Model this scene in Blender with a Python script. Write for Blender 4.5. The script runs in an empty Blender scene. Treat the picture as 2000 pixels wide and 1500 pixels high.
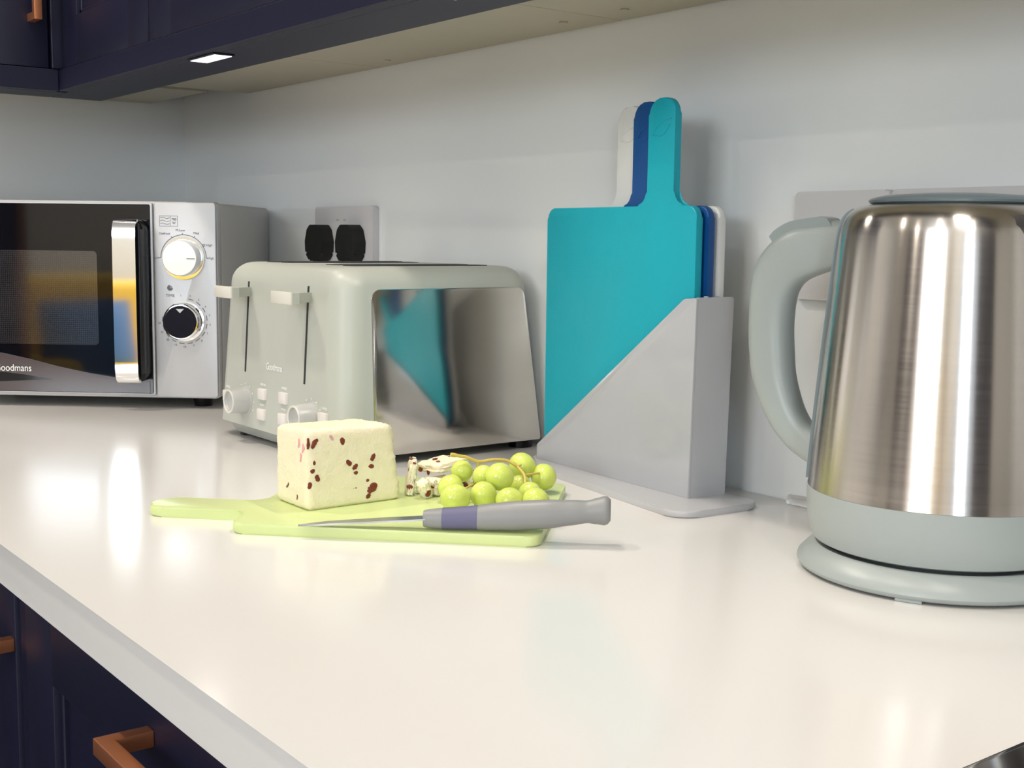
import bpy, bmesh, math, random
from mathutils import Vector, Matrix
random.seed(7)
PI = math.pi
Z0 = 0.9                    # worktop height above the floor
SC = bpy.context.scene
C = SC.collection

# ------------------------------------------------------------------ camera
cam_d = bpy.data.cameras.new('camera'); cam = bpy.data.objects.new('camera', cam_d); C.objects.link(cam)
cam_d.sensor_width = 36.0; cam_d.lens = 2428.99 * 36.0 / 2000.0
cam_d.clip_start = 0.01; cam_d.clip_end = 50
yaw, pitch, roll = math.radians(52.8537), math.radians(6.7150), math.radians(-0.7100)
cy, sy, cp, sp, cr, sr = math.cos(yaw), math.sin(yaw), math.cos(pitch), math.sin(pitch), math.cos(roll), math.sin(roll)
fw = Vector((-sy*cp, cy*cp, -sp)); rt = Vector((cy, sy, 0)); dn = fw.cross(rt)
r2 = rt*cr + dn*sr; d2 = dn*cr - rt*sr
m = Matrix((r2, -d2, -fw)).transposed().to_4x4(); m.translation = Vector((0, 0, Z0 + 0.215))
cam.matrix_world = m
SC.camera = cam

# ------------------------------------------------------------------ view + world
SC.view_settings.view_transform = 'Standard'; SC.view_settings.look = 'None'
SC.view_settings.gamma = 1.0; SC.view_settings.exposure = 0.0; SC.view_settings.use_curve_mapping = False
w = bpy.data.worlds.new('world'); SC.world = w; w.use_nodes = True
w.node_tree.nodes['Background'].inputs[0].default_value = (0.75, 0.85, 1.0, 1)
w.node_tree.nodes['Background'].inputs[1].default_value = 1.0

def area(name, loc, size, power, col, rot=(0, 0, 0), sy_=None, spread=PI):
    l = bpy.data.lights.new(name, 'AREA'); l.energy = power; l.color = col; l.spread = spread
    if sy_: l.shape = 'RECTANGLE'; l.size = size; l.size_y = sy_
    else: l.shape = 'DISK'; l.size = size
    o = bpy.data.objects.new(name, l); C.objects.link(o); o.location = loc; o.rotation_euler = rot
    return o
CEIL = 1.5                  # ceiling above the worktop
WARM = (1.0, 0.90, 0.78)
DL = [(-1.45, 0.0, 9.5), (-0.67, 0.0, 5.2), (0.16, 0.0, 3.0), (-1.2, -1.15, 4), (0.17, -1.15, 4), (1.3, -0.6, 4),
      (-0.6, -2.4, 10), (0.9, -2.4, 10)]
# small lamps set in the rail below the wall cabinets
UL = [(-1.262, .553, .14, 0), (-.790, .553, .36, 0), (-.330, .553, .20, 0), (-1.745, .10, 0.8, PI/2)]
for x, y, p, a in UL: area('cabinet_light_lamp', (x, y, Z0 + .3968), 0.06, p, (1.0, 0.93, 0.84), (0, 0, a), 0.018, math.radians(135))
for x, y, p in DL: area('ceiling_light_lamp', (x, y, Z0 + CEIL - 0.012), 0.085, p, WARM)
# daylight through the window in the right-hand wall
area('window_daylight', (2.36, -1.7, Z0 + 0.45), 1.1, 24, (0.70, 0.85, 1.0), (0, math.radians(90), 0), 0.45)

area('window_daylight', (0.95, -3.54, Z0 + 0.98), 1.5, 50, (0.84, 0.92, 1.0), (math.radians(90), 0, 0), 0.75)

# ------------------------------------------------------------------ materials
def mat(name, col, rough=0.5, metal=0.0, noise=0.0, nscale=30.0, bump=0.0, bscale=200.0, **kw):
    M = bpy.data.materials.new(name); M.use_nodes = True
    nt = M.node_tree; b = nt.nodes['Principled BSDF']
    b.inputs['Base Color'].default_value = (*col, 1); b.inputs['Roughness'].default_value = rough
    b.inputs['Metallic'].default_value = metal
    for k, v in kw.items():
        b.inputs[k.replace('_', ' ')].default_value = v
    tc = nt.nodes.new('ShaderNodeTexCoord')
    n = nt.nodes.new('ShaderNodeTexNoise'); n.inputs['Scale'].default_value = nscale; n.inputs['Detail'].default_value = 3
    nt.links.new(tc.outputs['Object'], n.inputs['Vector'])
    mx = nt.nodes.new('ShaderNodeMix'); mx.data_type = 'RGBA'
    nt.links.new(n.outputs['Fac'], mx.inputs[0])
    mx.inputs[6].default_value = (*[max(0, c*(1-noise)) for c in col], 1)
    mx.inputs[7].default_value = (*[min(1, c*(1+noise)) for c in col], 1)
    nt.links.new(mx.outputs[2], b.inputs['Base Color'])
    if bump:
        n2 = nt.nodes.new('ShaderNodeTexNoise'); n2.inputs['Scale'].default_value = bscale
        nt.links.new(tc.outputs['Object'], n2.inputs['Vector'])
        bp = nt.nodes.new('ShaderNodeBump'); bp.inputs['Strength'].default_value = bump; bp.inputs['Distance'].default_value = 0.001
        nt.links.new(n2.outputs['Fac'], bp.inputs['Height']); nt.links.new(bp.outputs['Normal'], b.inputs['Normal'])
    return M

def steel(name, col, rough, aniso, brush=(4, 4, 600), rad=True):
    M = bpy.data.materials.new(name); M.use_nodes = True
    nt = M.node_tree; b = nt.nodes['Principled BSDF']
    b.inputs['Metallic'].default_value = 1; b.inputs['Anisotropic'].default_value = aniso
    tc = nt.nodes.new('ShaderNodeTexCoord'); mp = nt.nodes.new('ShaderNodeMapping'); mp.inputs['Scale'].default_value = brush
    n = nt.nodes.new('ShaderNodeTexNoise'); n.inputs['Scale'].default_value = 1; n.inputs['Detail'].default_value = 4
    nt.links.new(tc.outputs['Object'], mp.inputs[0]); nt.links.new(mp.outputs[0], n.inputs['Vector'])
    mr = nt.nodes.new('ShaderNodeMapRange'); mr.inputs[3].default_value = rough*0.85; mr.inputs[4].default_value = rough*1.15
    nt.links.new(n.outputs['Fac'], mr.inputs[0]); nt.links.new(mr.outputs[0], b.inputs['Roughness'])
    mx = nt.nodes.new('ShaderNodeMix'); mx.data_type = 'RGBA'; nt.links.new(n.outputs['Fac'], mx.inputs[0])
    mx.inputs[6].default_value = (*[c*0.93 for c in col], 1); mx.inputs[7].default_value = (*[min(1, c*1.05) for c in col], 1)
    nt.links.new(mx.outputs[2], b.inputs['Base Color'])
    if rad:
        t = nt.nodes.new('ShaderNodeTangent'); t.direction_type = 'RADIAL'; t.axis = 'Z'
        nt.links.new(t.outputs[0], b.inputs['Tangent']); b.inputs['Anisotropic Rotation'].default_value = 0.25
    return M

M_wall = mat('white_gloss_wall_panel', (0.80, 0.81, 0.80), 0.14, noise=0.015, nscale=3)
M_plaster = mat('white_plaster', (0.74, 0.73, 0.70), 0.8, noise=0.02, bump=0.05)
M_ceil = mat('ceiling_paint', (0.82, 0.81, 0.78), 0.9, noise=0.01)
M_floor = mat('grey_floor', (0.32, 0.29, 0.26), 0.5, noise=0.1, nscale=6)
M_top = mat('white_worktop', (0.82, 0.80, 0.775), 0.16, noise=0.012, nscale=8)
M_navy = mat('navy_paint', (0.004, 0.0045, 0.024), 0.5, noise=0.08, nscale=60, bump=0.05, bscale=500)
M_carc = mat('carcass_board', (0.47, 0.43, 0.33), 0.5, noise=0.04, nscale=20)
M_dark = mat('dark_gap', (0.006, 0.006, 0.008), 0.8)
M_copper = mat('copper', (0.86, 0.33, 0.15), 0.3, 0.85, noise=0.03)
M_silver = mat('silver_paint', (0.52, 0.52, 0.53), 0.36, 0.25, noise=0.015)
M_case = mat('grey_metal_case', (0.50, 0.50, 0.49), 0.5, 0.1, noise=0.03)
M_blackglass = mat('black_glass', (0.004, 0.004, 0.006), 0.04, IOR=1.5)
M_swoosh = mat('smoky_brown_print', (0.085, 0.068, 0.07), 0.12, noise=0.1)
M_chrome = mat('chrome', (0.93, 0.94, 0.95), 0.05, 1.0)
M_black = mat('black_plastic', (0.003, 0.003, 0.004), 0.25, Specular_IOR_Level=0.25)
M_plug = mat('black_rubber', (0.004, 0.004, 0.004), 0.6)
M_print = mat('grey_print', (0.12, 0.12, 0.14), 0.5)
M_wprint = mat('white_print', (0.9, 0.9, 0.88), 0.5)
M_knobw = mat('pale_metal_knob', (0.86, 0.89, 0.91), 0.2, 0.35)
M_navyk = mat('blue_black_gloss', (0.001, 0.001, 0.008), 0.35, Specular_IOR_Level=0.15)
M_toast = mat('sage_grey_plastic', (0.47, 0.485, 0.43), 0.38, noise=0.015)
M_toastd = mat('sage_grey_base', (0.36, 0.375, 0.35), 0.42, noise=0.015)
M_slot = mat('slot_dark', (0.02, 0.022, 0.022), 0.6)
M_lever = mat('cream_plastic', (0.72, 0.69, 0.62), 0.4)
M_button = mat('pale_button', (0.74, 0.70, 0.66), 0.35)
M_knob = mat('soft_grey_knob', (0.50, 0.50, 0.48), 0.35, 0.1)
M_steelp = steel('brushed_steel_panel', (0.60, 0.57, 0.53), 0.13, 0.0, (500, 4, 4), False)
M_steelk = steel('brushed_steel_kettle', (0.64, 0.59, 0.54), 0.215, 0.9)
M_kgrey = mat('kettle_grey_plastic', (0.36, 0.395, 0.38), 0.36, noise=0.012)
M_kblue = mat('kettle_trim_plastic', (0.16, 0.205, 0.225), 0.3)
M_kbut = mat('kettle_button_plastic', (0.27, 0.31, 0.31), 0.3)
M_teal = mat('teal_plastic', (0.0, 0.36, 0.45), 0.42, noise=0.05, nscale=25, bump=0.15, bscale=900)
M_blue = mat('deep_blue_plastic', (0.0, 0.065, 0.24), 0.4, noise=0.05, bump=0.15, bscale=900)
M_whitep = mat('white_plastic', (0.70, 0.70, 0.67), 0.4, noise=0.02)
M_green = mat('lime_plastic', (0.64, 0.73, 0.32), 0.36, noise=0.03, bump=0.1, bscale=900)
M_holder = mat('grey_translucent_plastic', (0.46, 0.46, 0.475), 0.12, noise=0.02)
M_socket = mat('white_socket_plastic', (0.62, 0.60, 0.60), 0.3, noise=0.01)
M_knifeg = mat('knife_grey_plastic', (0.265, 0.265, 0.262), 0.42, noise=0.03)
M_knifev = mat('violet_grey_rubber', (0.13, 0.125, 0.22), 0.55)
M_blade = mat('blade_steel', (0.45, 0.46, 0.47), 0.35, 1.0)
M_cheese = mat('creamy_cheese', (0.90, 0.82, 0.60), 0.5, noise=0.06, nscale=60, bump=0.5, bscale=350, Subsurface_Weight=0.25, Subsurface_Scale=0.006)
M_berry = mat('cranberry', (0.19, 0.03, 0.012), 0.35, noise=0.4, nscale=150)
M_pink = mat('pink_berry_stain', (0.75, 0.36, 0.38), 0.5, noise=0.15, nscale=200)
M_stem = mat('grape_stem', (0.62, 0.47, 0.10), 0.5, noise=0.2, nscale=200)
M_yellow = mat('mustard_fabric', (0.80, 0.50, 0.05), 0.9, noise=0.1, bump=0.4)
M_cush = mat('blue_fabric', (0.10, 0.22, 0.42), 0.9, noise=0.12, bump=0.4)
M_clear = mat('clear_plastic', (0.95, 0.95, 0.95), 0.05, Transmission_Weight=1.0, IOR=1.45)
M_glass = mat('window_glass', (0.98, 0.99, 1.0), 0.0, Transmission_Weight=1.0, IOR=1.01)
M_wood = mat('orange_wood', (0.42, 0.17, 0.05), 0.5, noise=0.2)

def grape_mat():
    M = mat('green_grape_skin', (0.62, 0.70, 0.16), 0.2, noise=0.22, nscale=90, Subsurface_Weight=0.6, Subsurface_Scale=0.008)
    M.node_tree.nodes['Principled BSDF'].inputs['Subsurface Radius'].default_value = (1.0, 1.0, 0.25)
    return M
M_grape = grape_mat()

def mesh_screen_mat():       # microwave window: fine perforated metal behind glossy glass
    M = mat('perforated_window', (0.01, 0.01, 0.012), 0.06, IOR=2.1)
    nt = M.node_tree; b = nt.nodes['Principled BSDF']
    tc = nt.nodes.new('ShaderNodeTexCoord'); v = nt.nodes.new('ShaderNodeTexVoronoi'); v.inputs['Scale'].default_value = 420
    v.inputs['Randomness'].default_value = 0.0
    nt.links.new(tc.outputs['Object'], v.inputs['Vector'])
    r = nt.nodes.new('ShaderNodeValToRGB'); r.color_ramp.elements[0].position = 0.3; r.color_ramp.elements[1].position = 0.5
    r.color_ramp.elements[0].color = (0.004, 0.004, 0.005, 1); r.color_ramp.elements[1].color = (0.035, 0.033, 0.036, 1)
    nt.links.new(v.outputs['Distance'], r.inputs[0]); nt.links.new(r.outputs[0], b.inputs['Base Color'])
    return M
M_screen = mesh_screen_mat()

def emis(name, col, s):
    M = bpy.data.materials.new(name); M.use_nodes = True; nt = M.node_tree
    b = nt.nodes['Principled BSDF']; b.inputs['Emission Color'].default_value = (*col, 1); b.inputs['Emission Strength'].default_value = s
    b.inputs['Base Color'].default_value = (0.8, 0.8, 0.8, 1)
    return M
M_lamp = emis('lamp_diffuser', (1.0, 0.93, 0.82), 6)
M_ulamp = emis('cabinet_lamp_diffuser', (1.0, 0.97, 0.92), 1.6)

# ------------------------------------------------------------------ helpers
def obj(name, bm, m_, parent=None, sharp=35, loc=None):
    me = bpy.data.meshes.new(name)
    bmesh.ops.recalc_face_normals(bm, faces=bm.faces)
    bm.to_mesh(me); bm.free()
    for p in me.polygons: p.use_smooth = True
    me.set_sharp_from_angle(angle=math.radians(sharp))
    me.materials.append(m_)
    o = bpy.data.objects.new(name, me); C.objects.link(o)
    if parent: o.parent = parent
    if loc: o.location = loc
    return o
def tag(o, label=None, cat=None, group=None, kind=None):
    if label: o['label'] = label
    if cat: o['category'] = cat
    if group: o['group'] = group
    if kind: o['kind'] = kind
    return o
def thing(name, label, cat, loc=(0, 0, 0), rz=0, group=None):
    o = bpy.data.objects.new(name, None); C.objects.link(o); o.location = loc; o.rotation_euler = (0, 0, rz)
    o.empty_display_size = 0.02
    return tag(o, label, cat, group)
def struct(name, bm, m_, sharp=35): return tag(obj(name, bm, m_, sharp=sharp), kind='structure')

def add(bm, other):
    me = bpy.data.meshes.new('tmp'); other.to_mesh(me); bm.from_mesh(me); bpy.data.meshes.remove(me); other.free()
def box(x0, x1, y0, y1, z0, z1, bev=0.0, seg=2, bm=None):
    b = bmesh.new(); bmesh.ops.create_cube(b, size=1)
    for v in b.verts: v.co = Vector(((x0+x1)/2 + v.co.x*(x1-x0), (y0+y1)/2 + v.co.y*(y1-y0), (z0+z1)/2 + v.co.z*(z1-z0)))
    if bev: bmesh.ops.bevel(b, geom=list(b.edges), offset=bev, segments=seg, profile=0.5, affect='EDGES', clamp_overlap=True)
    if bm is None: return b
    add(bm, b); return bm
def round_poly(pts, rs, n=8):
    """2D polygon with each corner i rounded by rs[i]."""
    out = []; N = len(pts)
    for i in range(N):
        p = Vector(pts[i]); a = Vector(pts[i-1]); c = Vector(pts[(i+1) % N]); r = rs[i] if hasattr(rs, '__len__') else rs
        if r <= 0: out.append(tuple(p)); continue
        u = (a-p).normalized(); v = (c-p).normalized(); ang = u.angle(v); t = r/math.tan(ang/2)
        t = min(t, (a-p).length*0.49, (c-p).length*0.49); rr = t*math.tan(ang/2)
        cen = p + (u+v).normalized()*(rr/math.sin(ang/2))
        s = p + u*t - cen; e = p + v*t - cen
        a0 = math.atan2(s.y, s.x); a1 = math.atan2(e.y, e.x); da = (a1-a0+PI) % (2*PI)-PI
        for k in range(n+1):
            q = a0+da*k/n; out.append((cen.x+rr*math.cos(q), cen.y+rr*math.sin(q)))
    return out
def rrect(x0, x1, y0, y1, r, n=8): return round_poly([(x0, y0), (x1, y0), (x1, y1), (x0, y1)], r, n)
def prism(poly, z0, z1, bev=0.0, seg=2, M=None, bm=None):
    b = bmesh.new()
    lo = [b.verts.new((p[0], p[1], z0)) for p in poly]; hi = [b.verts.new((p[0], p[1], z1)) for p in poly]
    f1 = b.faces.new(lo[::-1]); f2 = b.faces.new(hi); n = len(poly)
    for i in range(n): b.faces.new((lo[i], lo[(i+1) % n], hi[(i+1) % n], hi[i]))
    if bev:
        es = list(f1.edges)+list(f2.edges)
        bmesh.ops.bevel(b, geom=es, offset=bev, segments=seg, profile=0.5, affect='EDGES', clamp_overlap=True)
    if M is not None: b.transform(M)
    if bm is None: return b
    add(bm, b); return bm
# polygon given in (u, z), extruded along +y from y0 to y1
def uz(y0, y1): return Matrix(((1, 0, 0, 0), (0, 0, 1, 0), (0, 1, 0, 0), (0, 0, 0, 1)))
def prism_uz(poly, y0, y1, bev=0.0, seg=2, bm=None): return prism(poly, y0, y1, bev, seg, uz(0, 0), bm)
YZ = Matrix(((0, 0, 1, 0), (1, 0, 0, 0), (0, 1, 0, 0), (0, 0, 0, 1)))   # polygon (y, z), extruded along x
def lathe(prof, n=64, M=None, bm=None):
    b = bmesh.new(); rings = []
    for r, z in prof:
        if r < 1e-6: rings.append([b.verts.new((0, 0, z))])
        else: rings.append([b.verts.new((r*math.cos(2*PI*k/n), r*math.sin(2*PI*k/n), z)) for k in range(n)])
    for A, B in zip(rings, rings[1:]):
        for k in range(n):
            k2 = (k+1) % n
            if len(A) == 1 and len(B) == 1: continue
            if len(A) == 1: b.faces.new((A[0], B[k2], B[k]))
            elif len(B) == 1: b.faces.new((A[k], A[k2], B[0]))
            else: b.faces.new((A[k], A[k2], B[k2], B[k]))
    if M is not None: b.transform(M)
    if bm is None: return b
    add(bm, b); return bm
def loft(rings, cap=True, M=None):
    b = bmesh.new(); R = [[b.verts.new(p) for p in r] for r in rings]; n = len(R[0])
    for A, B in zip(R, R[1:]):
        for k in range(n): b.faces.new((A[k], A[(k+1) % n], B[(k+1) % n], B[k]))
    if cap: b.faces.new(R[0][::-1]); b.faces.new(R[-1])
    if M is not None: b.transform(M)
    return b
def catmull(P, n=8):
    P = [Vector(p) for p in P]; out = []
    for i in range(len(P)-1):
        a = P[max(i-1, 0)]; b = P[i]; c = P[i+1]; d = P[min(i+2, len(P)-1)]
        for k in range(n):
            t = k/n; out.append(0.5*((2*b)+(c-a)*t+(2*a-5*b+4*c-d)*t*t+(3*b-a-3*c+d)*t**3))
    out.append(P[-1]); return out
def tube(path, rad, n=10, bm=None):
    path = [Vector(p) for p in path]; rings = []; up = Vector((0, 0, 1)); N = None
    for i, p in enumerate(path):
        t = (path[min(i+1, len(path)-1)]-path[max(i-1, 0)]).normalized()
        if N is None: N = t.orthogonal().normalized()
        N = (N-t*N.dot(t)).normalized(); B = t.cross(N)
        r = rad[i] if hasattr(rad, '__len__') else rad
        rings.append([p+N*r*math.cos(2*PI*k/n)+B*r*math.sin(2*PI*k/n) for k in range(n)])
    b = loft(rings)
    if bm is None: return b
    add(bm, b); return bm
def text_obj(name, s, size, m_, parent, M, sx=1.0, extrude=0.0001):
    cu = bpy.data.curves.new(name, 'FONT'); cu.body = s; cu.size = size; cu.extrude = extrude; cu.align_x = 'CENTER'; cu.align_y = 'CENTER'
    t = bpy.data.objects.new(name, cu); me = bpy.data.meshes.new_from_object(t)
    bpy.data.objects.remove(t); me.transform(M @ Matrix.Diagonal((sx, 1, 1, 1))); me.materials.clear(); me.materials.append(m_)
    o = bpy.data.objects.new(name, me); C.objects.link(o); o.parent = parent
    return o
FACE = Matrix.Rotation(PI/2, 4, 'X')      # text upright facing -y

# ------------------------------------------------------------------ room
XL, XR, YB, YF = -1.944, 2.4, 0.804, -3.6
ZF, ZC = 0.0, Z0+CEIL
struct('floor', box(XL-.1, XR+.1, YF-.1, YB+.1, -0.1, ZF), M_floor)
struct('ceiling', box(XL-.1, XR+.1, YF-.1, YB+.1, ZC, ZC+.1), M_ceil)
struct('wall_back', box(XL-.1, XR+.1, YB, YB+.1, ZF, ZC), M_wall)
struct('wall_left', box(XL-.1, XL, YF-.1, YB, ZF, ZC), M_wall)
b = box(XL, .15, YF-.1, YF, ZF, ZC); box(1.75, XR+.1, YF-.1, YF, ZF, ZC, bm=b); box(.15, 1.75, YF-.1, YF, ZF, Z0+.56, bm=b); box(.15, 1.75, YF-.1, YF, Z0+1.40, ZC, bm=b)
struct('wall_front', b, M_plaster)
b = box(.15, .20, YF-.07, YF-.02, Z0+.56, Z0+1.40); box(1.70, 1.75, YF-.07, YF-.02, Z0+.56, Z0+1.40, bm=b); box(.15, 1.75, YF-.07, YF-.02, Z0+.56, Z0+.61, bm=b)
box(.15, 1.75, YF-.07, YF-.02, Z0+1.35, Z0+1.40, bm=b); box(.925, .975, YF-.07, YF-.02, Z0+.56, Z0+1.40, bm=b)
win2 = struct('window_2', b, M_whitep)
obj('pane', box(.19, 1.71, YF-.048, YF-.044, Z0+.60, Z0+1.36), M_glass, win2)
wy0, wy1, wz0, wz1 = -2.4, -1.0, Z0-0.1, Z0+1.1
b = box(XR, XR+.1, YF, wy0, ZF, ZC); box(XR, XR+.1, wy1, YB, ZF, ZC, bm=b); box(XR, XR+.1, wy0, wy1, ZF, wz0, bm=b); box(XR, XR+.1, wy0, wy1, wz1, ZC, bm=b)
struct('wall_right', b, M_plaster)
b = box(XR+.02, XR+.07, wy0, wy0+.05, wz0, wz1); box(XR+.02, XR+.07, wy1-.05, wy1, wz0, wz1, bm=b)
box(XR+.02, XR+.07, wy0, wy1, wz0, wz0+.05, bm=b); box(XR+.02, XR+.07, wy0, wy1, wz1-.05, wz1, bm=b); box(XR+.02, XR+.07, -1.725, -1.675, wz0, wz1, bm=b)
win = struct('window_1', b, M_whitep)
obj('pane', box(XR+.042, XR+.046, wy0+.04, wy1-.04, wz0+.04, wz1-.04), M_glass, win)
struct('baseboard_front', box(XL, XR, YF, YF+.015, 0, .1, .002), M_whitep)

for i, (x, y, p) in enumerate(DL):
    t = thing('ceiling_light', 'round recessed downlight in the kitchen ceiling', 'ceiling light', (x, y, ZC), 0, 'recessed ceiling downlights')
    obj('rim', lathe([(.045, 0), (.055, 0), (.055, -.004), (.045, -.006), (.045, 0)]), M_whitep, t)
    obj('diffuser', lathe([(0, -.002), (.044, -.002), (.044, -.001), (0, -.001)]), M_lamp, t)

# worktop: one L-shaped white slab with a cut edge
TH = .0285; YFE = .2284; XFE = -1.34
b = prism(round_poly([(XL+.001, -2.0), (XFE, -2.0), (XFE, YFE), (1.6, YFE), (1.6, YB-.001), (XL+.001, YB-.001)], 0), Z0-TH, Z0)
es = [e for e in b.edges if abs(e.verts[0].co.z-e.verts[1].co.z) < 1e-5]
bmesh.ops.bevel(b, geom=es, offset=.0022, segments=3, profile=.5, affect='EDGES')
tag(obj('worktop', b, M_top), 'white L-shaped kitchen worktop with a thick square edge under all the appliances', 'worktop')

# ------------------------------------------------------------------ cabinets
def shaker(x0, x1, z0, z1, y, fw_=.062, th=.02, horiz=False):
    """shaker front in the plane y (front face), facing -y: frame with bevelled recess."""
    b = bmesh.new()
    box(x0, x1, y+.009, y+th, z0, z1, bm=b)
    def bar(a0, a1, c0, c1): box(a0, a1, y, y+.012, c0, c1, .0012, 2, bm=b)
    bar(x0, x0+fw_, z0, z1); bar(x1-fw_, x1, z0, z1); bar(x0+fw_-.001, x1-fw_+.001, z0, z0+fw_); bar(x0+fw_-.001, x1-fw_+.001, z1-fw_, z1)
    # inner moulding step
    s = .006
    X0, X1, Q0, Q1 = x0+fw_, x1-fw_, z0+fw_, z1-fw_
    for a in ((X0, X0+s, Q0, Q1), (X1-s, X1, Q0, Q1), (X0, X1, Q0, Q0+s), (X0, X1, Q1-s, Q1)): box(a[0], a[1], y+.005, y+.010, a[2], a[3], .001, 1, bm=b)
    return b
def handle_bm(L, vertical=False, out=.032, w_=.010, fl=.010):
    """D handle: bar of length L along x (or z), posts reaching to y=0 from y=-out."""
    b = bmesh.new()
    pts = [(-L/2, 0), (-L/2, -out), (L/2, -out), (L/2, 0), (L/2-fl, 0), (L/2-fl, -out+fl), (-L/2+fl, -out+fl), (-L/2+fl, 0)]
    prism(pts, -w_/2, w_/2, bm=b)
    bmesh.ops.bevel(b, geom=list(b.edges), offset=.0009, segments=2, profile=.5, affect='EDGES')
    if vertical: b.transform(Matrix.Rotation(PI/2, 4, 'Y'))
    return b
def xf(bm, M): bm.transform(M); return bm
T = Matrix.Translation

# base units under the front run (faces look towards -y)
FYB = .250
def base_unit(x0, x1, label, gaps, hx, hz, vertical=False):
    t = thing('base_cabinet', label, 'cabinet', ((x0+x1)/2, 0, 0)); ox = (x0+x1)/2
    obj('carcass', box(x0-ox, x1-ox, FYB+.022, YB-.002, .1, Z0-TH-.001, .001), M_navy, t)
    obj('plinth', box(x0-ox, x1-ox, FYB+.06, FYB+.076, 0, .0995), M_navy, t)
    for (z0, z1, nm) in gaps:
        d = obj(nm, shaker(x0+.003-ox, x1-.003-ox, z0, z1, FYB), M_navy, t)
        for (hzz, ok) in ((hz if z1 > Z0-.1 else z1-.04, True),):
            obj('handle', xf(handle_bm(.17, vertical), T((hx-ox, FYB, hzz))), M_copper, d)
    return t
base_unit(-.918, -.262, 'navy drawer unit with copper bar handle below the worktop at bottom left', [(.11, .46, 'drawer'), (.466, Z0-.036, 'drawer')], -.588, Z0-.071)
# next unit: tall door with the end of its handle showing at the frame's left edge
t = thing('base_cabinet', 'navy base cabinet at the left edge, only the end of its copper handle showing', 'cabinet', (-1.13, 0, 0))
obj('carcass', box(-.21, .19, FYB+.022, YB-.002, .1, Z0-TH-.001, .001), M_navy, t)
obj('plinth', box(-.21, .19, FYB+.06, FYB+.076, 0, .0995), M_navy, t)
d = obj('drawer', shaker(-.205, .187, .466, Z0-.036, FYB), M_navy, t)
obj('handle', xf(handle_bm(.17), T((.187-.085, FYB, Z0-.093))), M_copper, d)
d = obj('drawer', shaker(-.205, .187, .11, .46, FYB), M_navy, t)
obj('handle', xf(handle_bm(.17), T((.0, FYB, .42))), M_copper, d)
b = box(-.938, -.920, FYB+.003, FYB+.03, .1, Z0-TH-.001); struct('trim_1', b, M_navy)
struct('trim_2', box(-1.361, -1.336, FYB+.003, FYB+.03, .1, Z0-TH-.001), M_navy)
t = thing('base_cabinet', 'navy base cabinet below the hob', 'cabinet', (.04, 0, 0))
obj('carcass', box(-.3, .3, FYB+.022, YB-.002, .1, Z0-.07, .001), M_navy, t)
d = obj('door', shaker(-.298, .298, .11, Z0-.036, FYB), M_navy, t)
obj('handle', xf(handle_bm(.17), T((0, FYB, Z0-.07))), M_copper, d)
# left return base unit
t = thing('base_cabinet', 'navy base cabinets under the left return of the worktop', 'cabinet', (-1.65, -.9, 0))
obj('carcass', box(-.29, .288, -1.09, 1.70, .1, Z0-TH-.001, .001), M_navy, t)

# wall units
ZU0 = Z0+.4285; ZUC = Z0+.418; ZU1 = Z0+1.15; FYU = .535; PB = Z0+.400
def wall_unit(x0, x1, label, door=None):
    t = thing('wall_cabinet', label, 'cabinet', ((x0+x1)/2, FYU, ZU0)); ox = (x0+x1)/2
    # pale carcass with its underside slightly below the doors
    obj('carcass', box(x0-ox+.0004, x1-ox-.0004, .022, YB-.002-FYU, .0011, ZU1-ZU0, .0006, 1), M_navy, t)
    obj('underside_board', box(x0-ox+.0004, x1-ox-.0004, .024, YB-.002-FYU, ZUC-ZU0, .001, .0006, 1), M_carc, t)
    d0, d1 = door or (x0, x1)
    d = obj('door', shaker(d0+.0015-ox, d1-.0015-ox, .0, ZU1-ZU0, 0), M_navy, t)
    return t, d
t, d = wall_unit(-1.70, -1.328, 'navy wall cabinet in the corner above the microwave, right of the copper handle', (-1.698, -1.391))
t, d = wall_unit(-1.3275, -.893, 'navy wall cabinet above the toaster, left underside seam of pale board', (-1.389, -.893))
t, d = wall_unit(-.8925, -.46, 'navy wall cabinet above the chopping boards, third from the corner')
t, d = wall_unit(-.4595, -.02, 'navy wall cabinet above the kettle, outside the view')
for (x, y) in ((-.936, .7646), (-.849, .7638), (-1.2676, .7733)):
    tag(obj('cabinet_screw', lathe([(0, 0), (.004, 0), (.004, -.001), (.002, -.0012), (0, -.0012)], 16, T((x, y, ZUC-.0002))), M_carc), 'small brass fixing screw under the pale wall cabinet board', 'screw', 'fixing screws under the wall cabinets')
# left return unit, door faces +x
XFU = -1.7027
t = thing('wall_cabinet', 'navy wall cabinet on the left wall with vertical copper handle', 'cabinet', (XFU, .05, ZU0))
obj('carcass', box(XL-XFU+.001, -.022, -.6, .52, .0011, ZU1-ZU0, .0006, 1), M_navy, t)
obj('corner_filler', box(-.022, .0025, .4735, .506, 0, ZU1-ZU0, .001, 1), M_navy, t)
obj('underside_board', box(XL-XFU+.001, -.024, -.6, .7, ZUC-ZU0, .001, .0006, 1), M_carc, t)
d = obj('door', xf(shaker(.05, .470, 0, ZU1-ZU0, 0), Matrix.Rotation(PI/2, 4, 'Z')), M_navy, t)
obj('handle', xf(xf(handle_bm(.17, True), T((.449, 0, .0565+.085))), Matrix.Rotation(PI/2, 4, 'Z')), M_copper, d)
d = obj('door', xf(shaker(-.6, .047, 0, ZU1-ZU0, 0), Matrix.Rotation(PI/2, 4, 'Z')), M_navy, t)
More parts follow.
